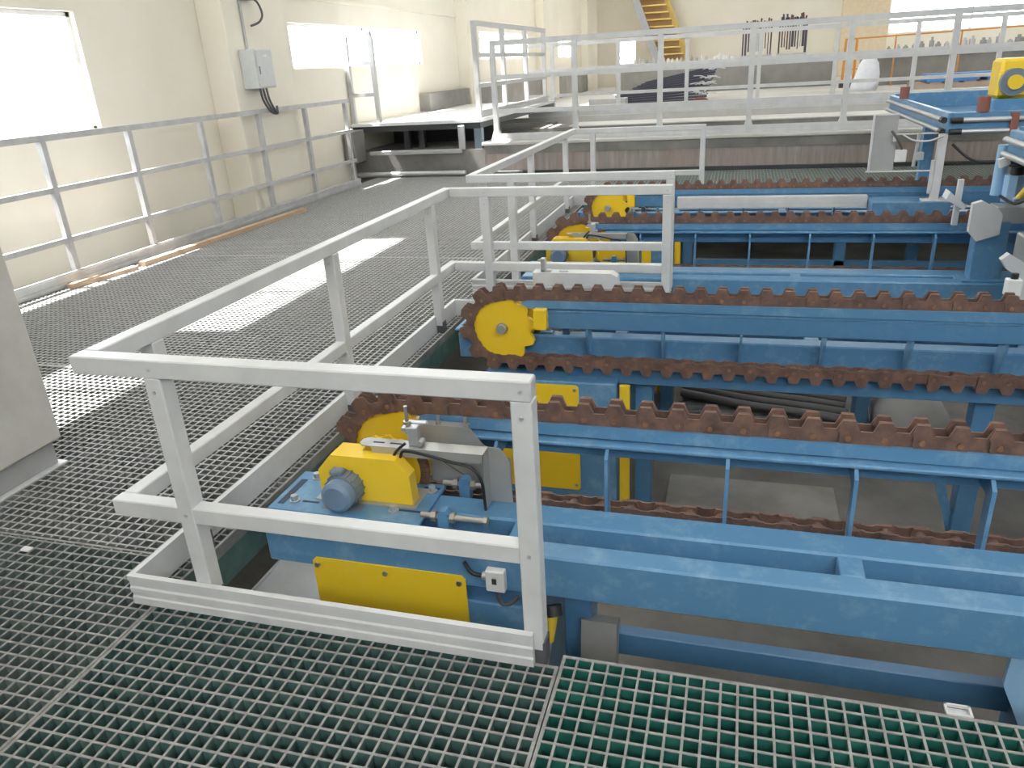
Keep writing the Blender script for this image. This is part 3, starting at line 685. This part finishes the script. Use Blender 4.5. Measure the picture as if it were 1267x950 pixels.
# ------------------------------------------------------------------ things on the pit floor
for lay, ys, sl in ((0, [6.05+.1*k for k in range(11)], .0), (1, [6.12+.11*k for k in range(9)], .05), (2, [6.2+.13*k for k in range(6)], -.06)):
    for i, y in enumerate(ys):
        x0, x1 = -.40+random.uniform(0, .04), .96+random.uniform(-.05, .03)
        pts = [(x0+(x1-x0)*k/6, y+sl*(k-3)+.02*math.sin(k*1.1+lay), PIT+.043+.084*lay) for k in range(7)]
        tag(MB().tube(pts, .038, 10).build('rubber_hose', 'hose_grey', base=(0, y, PIT)), 'dark grey hose in the bundle lying on the pit floor', 'hose', 'dark hoses on the pit floor')
sk = MB(); ring = [(1.22, 6.2), (1.5, 6.1), (1.72, 6.25), (1.70, 6.6), (1.45, 6.72), (1.2, 6.55)]
cx, cy = 1.46, 6.4; vs = [(x, y, PIT) for x, y in ring]+[(cx+(x-cx)*1.08, cy+(y-cy)*1.08, PIT+.18) for x, y in ring]+[(cx+(x-cx)*.7, cy+(y-cy)*.7, PIT+.36) for x, y in ring]+[(cx, cy, PIT+.42)]
fs = [(i, (i+1) % 6, 6+(i+1) % 6, 6+i) for i in range(6)]+[(6+i, 6+(i+1) % 6, 12+(i+1) % 6, 12+i) for i in range(6)]+[(12+i, 12+(i+1) % 6, 18) for i in range(6)]
tag(sk.add(vs, fs, 0, True).build('plastic_sack', 'cabinet_plinth', base=(cx, cy, PIT)), 'grey plastic sack on the pit floor beside the hoses', 'sack')
tag(MB().cbox(-.38, .78, 4.66, 5.14, PIT, PIT+.09, .01).build('concrete_plinth', 'concrete', base=(.08, 4.9, PIT)), 'low concrete plinth below the second conveyor', 'plinth')

# ------------------------------------------------------------------ raised concrete platform beyond
PZ = .56
struct(MB().box(-4.42, XR, 13.57, 13.85, PIT, .50).build('wall_platform', 'stained_concrete'), 'stained concrete retaining wall of the raised platform', 'wall')
struct(MB().cbox(-4.4, 5.0, 13.49, 13.556, 0.001, .06, .004).build('trim_11', 'dark_steel'), 'dark steel angle along the foot of the stained wall', 'trim')
struct(MB().box(-4.43, XR, 13.556, 13.57, .35, .50).build('trim_10', 'concrete'), 'grey cement band along the top of the stained wall', 'trim')
struct(MB().cbox(-4.46, XR, 13.53, 14.3, .50, PZ, .012).build('trim_8', 'concrete_light'), 'pale concrete kerb on top of the retaining wall', 'kerb')
struct(MB().box(-4.42, XR, 13.85, 14.3, PIT, .50).box(-4.42, XR, 14.3, 17.0, PIT, .12).box(-4.42, XR, 17.0, 18.0, PIT, .50).box(-4.42, XR, 18.0, 19.6, PIT, .22).build('floor', 'concrete'), 'grey concrete channels behind the platform rail', 'floor')
struct(MB().cbox(-3.6, XR, 17.0, 18.0, .50, .53, .01).build('trim_9', 'concrete_light'), 'pale strip between the two platform channels', 'kerb')
struct(MB().box(-4.42, XR, 19.6, YB, PIT, PZ).box(XL, -4.42, 19.6, YB, PIT, PZ).build('floor', 'concrete_light'), 'pale platform floor in front of the long ledge', 'floor')
struct(MB().box(XL, XL+.25, 17.0, 38.5, PZ, 1.33).build('baseboard_left', 'plinth_grey'), 'dark grey plinth band along the far left wall', 'plinth')
long_rail('long grey guard rail on the kerb of the stained concrete wall', (-4.24, 13.70), (6.5, 13.70), PZ, 2.21, [1.62, 1.06], [.03+1.437*i for i in range(8)], t=.085, toe=True, flare=True, mat='rail_grey')
long_rail('rear grey guard rail across the platform behind the channels', (-5.2, 19.75), (8.0, 19.75), PZ, 2.25, [1.63, 1.05], [.65+1.62*i for i in range(8)], t=.085, toe=True, flare=True, mat='rail_grey')
long_rail('tall grey rail running back along the edge of the white steel deck', (-4.55, 13.75), (-4.55, 19.0), .96, 2.55, [2.0, 1.5], [.05, 1.75, 3.45, 5.15], t=.085, toe=True, mat='gate_grey')
long_rail('short grey rail on the left end of the steel deck below the window', (-7.0+.06, 13.62), (-6.42, 13.62), .96, 2.5, [1.98, 1.45], [.0, .5], t=.075, toe=False, mat='gate_grey')
# steel deck at the end of the walkway
dk = thing('steel_deck', 'white topped steel deck at the far end of the left walkway', 'deck', (-5.7, 16.5, 0))
MB().cbox(-7.0+.005, -4.46, 13.55, 19.55, .90, .955, .006).build('deck_plate', 'deck_plate', dk)
MB().box(-7.0+.01, -4.6, 13.6, 13.72, .80, .90).box(-4.6, -4.48, 13.6, 19.5, .80, .90).build('edge_beam', 'dark_steel', dk)
MB().cbox(-4.61, -4.47, 13.6, 13.74, .45, .80).build('support_post', 'motor_grey', dk)
MB().cbox(-4.90, -4.78, 13.55, 13.60, .45, .86).build('support_post', 'galv', dk)
for x in (-6.1, -5.8): MB().cbox(x-.06, x+.06, 14.0, 14.1, .45, .80).build('support_post', 'dark_steel', dk)
MB().cbox(-6.62, -4.82, 13.42, 13.5, .40, .47).build('lower_bar', 'galv', dk)
MB().cyl((-6.88, 13.40, .055), (-4.75, 13.40, .055), .05, 14).build('pipe', 'galv', dk)
MB().box(-6.9, -4.6, 15.2, 15.3, .45, .9).build('back_panel', 'dark_steel', dk)
struct(MB().box(XL, -4.42, 13.56, 19.6, PIT, .45).build('floor', 'concrete'), 'concrete base under the white steel deck', 'floor')
tag(MB().cbox(-6.95, -6.75, 13.1, 13.55, .30, .86, .01).build('grey_duct_box', 'plinth_grey', base=(-6.85, 13.3, .3)), 'dark grey box between the wall and the steel deck', 'box')
tg = MB().cbox(-6.66, -6.64, 12.58, 12.72, .45, .78, .003)
# ledge of the long basin
LG = thing('basin_ledge', 'long pale concrete ledge with grey front across the platform', 'ledge', (2, 31, PZ))
MB().cbox(-4.35, 3.0, 30.0, 31.6, PZ, 1.42, .01).build('front_wall', 'plinth_grey', LG)
MB().cbox(-4.45, 3.05, 29.92, 31.7, 1.42, 1.60, .015).build('coping', 'ledge_white', LG)
LG2 = thing('basin_ledge', 'pale concrete ledge behind the white sack below the far window', 'ledge', (8, 29, PZ))
MB().cbox(3.75, 13.5, 28.4, 30.4, PZ, 1.38, .01).build('front_wall', 'plinth_grey', LG2)
MB().cbox(3.7, 13.6, 28.3, 30.5, 1.38, 1.56, .015).build('coping', 'gate_grey', LG2)
# clutter on the ledges: small jars
def jar(x, y, z, h, r, mat, lab, grp):
    o = MB().cyl((x, y, z), (x, y, z+h*.7), r, 10).cyl((x, y, z+h*.7), (x, y, z+h), r*.5, 10).build('jar', mat, base=(x, y, z))
    tag(o, lab, 'jar', grp)
for i in range(16): jar(-3.9+.17*i, 30.3+random.uniform(0, .3), 1.601, random.uniform(.10, .2), random.uniform(.04, .07), random.choice(['bottle_grey', 'silver_wire', 'galv']), 'small grey jar among those at the left end of the long ledge', 'jars on the left of the long ledge')
for i in range(6): jar(-1.05+.15*i, 30.3+random.uniform(0, .3), 1.601, random.uniform(.08, .26), random.uniform(.05, .07), random.choice(['white_plastic', 'silver_wire', 'frame_white']), 'pale jar on the long ledge right of the stair', 'jars right of the stair')
for i in range(26): jar(4.4+.24*i, 28.7+random.uniform(0, .5), 1.561, random.uniform(.12, .34), random.uniform(.05, .11), random.choice(['bottle_grey', 'silver_wire', 'galv', 'bottle_grey']), 'grey jar on the ledge in front of the bright far window', 'jars below the far window')
# racks with hanging rods
for k, (x0, x1, h, lab) in enumerate(((-.15, .86, 1.0, 'left dark rod rack standing on the long ledge'), (1.08, 2.02, 1.08, 'right dark rod rack standing on the long ledge'))):
    rk = thing('rod_rack', lab, 'rack', ((x0+x1)/2, 31, 1.6))
    MB().cbox(x0, x1, 30.95, 31.05, 1.6+h-.06, 1.6+h+.06, .006).build('top_bar', 'rack_purple', rk)
    MB().cbox(x0-.03, x1+.03, 30.9, 31.1, 1.6, 1.66, .006).build('base', 'gate_grey', rk)
    n = 11
    for i in range(n):
        x = x0+.03+(x1-x0-.06)*i/(n-1); w = random.choice([.035, .05, .07, .08])
        MB().cbox(x-w/2, x+w/2, 30.97, 31.03, 1.66+(random.choice([0, .2, .12]) if 0 < i < n-1 else 0), 1.6+h-.05, .004).build('rod', random.choice(['rack_purple', 'rack_brown', 'dark_bar', 'dark_bar', 'gate_grey']), rk)
    for i in range(14):
        x = x0+.08+(x1-x0-.16)*i/13
        MB().cyl((x, 31, 1.6+h+.04), (x+random.uniform(-.03, .03), 31, 1.6+h+random.uniform(.12, .26)), .03, 6).build('rod_tip', random.choice(['dark_bar', 'rack_brown']), rk)
# stair on the back wall side
st = thing('stair', 'steep yellow stair with grey side rail behind the long ledge', 'stair', (-3.3, 38, PZ))
def stp(t): return Vector((-2.6-(1.75)*t, 38.3, PZ+.15+4.4*t))
for dy, nm, mt_ in ((-.5, 'side_rail', 'stair_grey'), (.75, 'side_rail', 'stair_yellow')):
    a, b_ = stp(-.05)+Vector((-.85 if dy < 0 else .35, dy, 0)), stp(1.1)+Vector((-.85 if dy < 0 else .35, dy, 0))
    MB().bar(a, b_, .14, .30, up=(1, 0, .4)).build(nm, mt_, st)
for i in range(16):
    c = stp(i/15)
    MB().bar(c+Vector((-.85, 0, 0)), c+Vector((.35, .15, .0)), .34, .06).build('tread', 'stair_yellow', st)
    MB().bar(c+Vector((-.85, .22, -.14)), c+Vector((.35, .37, -.14)), .02, .26).build('riser', 'stair_riser', st)
tag(MB().cbox(-3.95, -3.55, YB-.08, YB-.005, 4.2, 4.5, .01).build('wall_sign', 'motor_grey', base=(-3.75, YB, 4.2)), 'small grey plate high on the far wall left of the stair', 'plate')
# orange railing
og = thing('orange_frame', 'thin orange post frame between the two ledges', 'frame', (3.35, 29.6, PZ))
for x in (2.98, 3.14, 3.30): MB().cbox(x-.035, x+.035, 27.8, 27.86, PZ, 1.95, .004).build('post', 'orange_paint', og)
MB().bar((2.95, 27.83, 1.97), (9.0, 27.83, 2.05), .045, .045).build('top_bar', 'orange_paint', og)
MB().bar((2.95, 27.83, 1.1), (3.7, 27.83, 1.1), .03, .03).build('lower_bar', 'orange_paint', og)
for x in (4.4, 6.2, 8.9): MB().cbox(x-.02, x+.02, 27.81, 27.85, PZ, 2.02, .004).build('post', 'orange_paint', og)
MB().cbox(2.9, 3.6, 27.7, 28.0, PZ, .80, .01).build('foot_box', 'dark_steel', og)
# sack, pallet stack
sk = MB(); n = 14
prof = [(0, .34), (.18, .36), (.45, .32), (.72, .26), (.86, .17), (.92, .04)]
vs = []
for z, r in prof:
    for k in range(n):
        a = 2*math.pi*k/n; rr = r*(1+.10*math.sin(3*a+z*4)); vs.append((3.42+rr*math.cos(a)-.12*(1-z), 25.4+rr*math.sin(a)*.8, PZ+z))
fs = [(i*n+k, i*n+(k+1) % n, (i+1)*n+(k+1) % n, (i+1)*n+k) for i in range(len(prof)-1) for k in range(n)]+[list(range((len(prof)-1)*n, len(prof)*n)), list(range(n-1, -1, -1))]
tag(sk.add(vs, fs, 0, True).build('white_bundle', 'pale_cloth', base=(3.42, 25.4, PZ)), 'tall pale plastic wrapped bundle standing on the platform', 'bundle')
pl = thing('timber_pallet', 'low pale wooden pallet on the platform near the far window', 'pallet', (5.6, 25.3, PZ))
for y in (24.9, 25.3, 25.7): MB().cbox(4.5, 6.9, y-.05, y+.05, PZ, PZ+.13, .006).build('runner', 'brown_board', pl)
for i in range(6): MB().cbox(4.5+.42*i, 4.8+.42*i, 24.84, 25.76, PZ+.13, PZ+.16, .004).build('board', 'brown_board', pl)
bp = thing('blue_crate', 'bright blue slatted crate lying on the pale pallet', 'crate', (5.9, 25.3, PZ+.16))
MB().cbox(4.85, 5.3, 24.9, 25.7, PZ+.161, PZ+.35, .01).cbox(5.5, 6.1, 24.9, 25.7, PZ+.161, PZ+.35, .01).cbox(6.35, 6.85, 24.9, 25.7, PZ+.161, PZ+.35, .01).build('block', 'pallet_blue', bp)
MB().cbox(4.85, 6.85, 25.0, 25.6, PZ+.33, PZ+.37, .006).build('deck', 'pallet_blue', bp)
# fan of dark bars
for i in range(12):
    y = 23.0+.2*i; z = PZ+.03+.045*i
    tip = Vector((-4.0+.10*i, y, z)); tail = Vector((-1.0+.02*i, y+.02, z+.06+.028*i))
    tag(MB().bar(tip, tail, .19, .06).build('steel_bar', 'dark_bar', base=(tip.x, tip.y, PZ)), 'long dark flat bar in the fanned pile on the platform', 'bar', 'dark bars fanned on the platform')
for i in (1, 4, 6, 9, 11):
    w_ = MB(); c = Vector((-1.12+.02*i, 23.02+.2*i, PZ+.145+.073*i))
    for k in range(10):
        a = Vector((random.uniform(-.45, .4), random.uniform(-.04, .04), random.uniform(.0, .09)))
        w_.tube([c+Vector((random.uniform(-.1, .1), 0, 0)), c+a*.5+Vector((0, 0, .04)), c+a], .012, 5)
    tag(w_.build('wire_bunch', 'silver_wire', base=tuple(c)), 'silver wire bunch lying on the right end of the dark bars', 'wire', 'wire bunches on the dark bars')
tag(MB().cbox(-4.0, -3.0, 21.6, 22.0, PZ, PZ+.28, .01).build('low_block', 'gate_grey', base=(-3.5, 21.8, PZ)), 'small grey block under the tip of the dark bars', 'block')
tag(MB().cbox(-.75, .95, 21.5, 21.7, PZ+.001, PZ+.05, .01).build('rusty_angle', 'rust_post', base=(.1, 21.6, PZ)), 'rust brown bar lying on the platform behind the rear rail', 'bar')
bs = MB().tube([(-1.25, 21.6, PZ+.04), (-1.2, 21.6, PZ+.16), (-1.05, 21.62, PZ+.18), (-.9, 21.6, PZ+.14), (-.92, 21.58, PZ+.05), (-1.1, 21.56, PZ+.03), (-1.25, 21.6, PZ+.04)], .03, 8)
tag(bs.build('wire_coil', 'rust_post', base=(-1.1, 21.6, PZ)), 'small brown wire coil on the pale platform floor', 'coil')

# ------------------------------------------------------------------ electrical box on the column
eb = thing('electrical_box', 'pale grey electrical box on the cream wall column', 'electrical box', (-6.5, 10.0, 1.7))
MB().cbox(-6.6, -6.36, 9.80, 10.22, 1.70, 2.20, .008).build('body', 'box_grey', eb)
MB().cbox(-6.36, -6.345, 9.82, 10.20, 1.72, 2.18, .004).build('door', 'box_grey', eb)
MB().cbox(-6.345, -6.342, 9.96, 10.08, 2.10, 2.125, .001).build('name_plate', 'white_plastic', eb)
MB().cbox(-6.345, -6.335, 9.84, 9.86, 1.88, 1.98, .002).build('latch', 'motor_grey', eb)
for k in range(3):
    MB().tube([(-6.42+.03*k, 9.90+.03*k, 1.70), (-6.42+.03*k, 9.93+.03*k, 1.55), (-6.38+.02*k, 10.0+.03*k, 1.40), (-6.36, 10.1+.02*k, 1.36), (-6.36, 10.15, 1.42+.02*k)], .016, 8).build('cable', 'hose_grey', eb)
MB().cyl((-6.45, 10.5, 2.2), (-6.45, 10.5, 3.6), .02, 10).build('conduit', 'rail_worn', eb) if 0 else None
tag(MB().cyl((-6.58, 10.0, 2.2), (-6.58, 10.0, 6.0), .018, 10).build('wall_conduit', 'rail_worn', base=(-6.58, 10.0, 2.2)), 'thin vertical conduit above the electrical box', 'conduit')
lp = MB().tube([(-6.56, 10.2, 2.86), (-6.5, 10.3, 2.80), (-6.48, 10.35, 2.65), (-6.5, 10.28, 2.55), (-6.56, 10.15, 2.5)], .015, 8)
lp.cbox(-6.6, -6.5, 9.95, 10.25, 2.82, 2.9, .01)
tag(lp.build('cable_loop', 'hose_grey', base=(-6.58, 10.2, 2.8)), 'dark cable loop on the wall column above the box', 'cable')

# ------------------------------------------------------------------ light
W = bpy.data.worlds.new('world'); SC.world = W; W.use_nodes = True
bg = W.node_tree.nodes['Background']; bg.inputs['Color'].default_value = (.88, .94, 1, 1); bg.inputs['Strength'].default_value = 9
sun = bpy.data.lights.new('sun', 'SUN'); sun.energy = 34; sun.angle = math.radians(.8); sun.color = (1, .97, .92)
so = bpy.data.objects.new('sun', sun); COL.objects.link(so)
so.rotation_euler = Vector((1, .15, -2.3)).to_track_quat('-Z', 'Y').to_euler()
k = 0
for x in (-3.5, 3.5):  # unseen area lamps added under the ceiling as general fill
    for y in (-2, 5, 12, 20, 30):
        l = bpy.data.lights.new('fill_lamp', 'AREA'); l.shape = 'SQUARE'; l.size = 2.2; l.energy = 50; l.color = (1, .98, .95)
        lo = bpy.data.objects.new('fill_lamp', l); COL.objects.link(lo); lo.location = (x, y, CEIL-.4)

SC.view_settings.view_transform = 'Standard'; SC.view_settings.look = 'None'; SC.view_settings.gamma = 1.0; SC.view_settings.use_curve_mapping = False
SC.view_settings.exposure = 0.2
cy = SC.cycles
cy.use_denoising = True
cy.max_bounces = 8; cy.diffuse_bounces = 5; cy.glossy_bounces = 3; cy.transparent_max_bounces = 12
cy.caustics_reflective = False; cy.caustics_refractive = False
cy.sample_clamp_indirect = 8
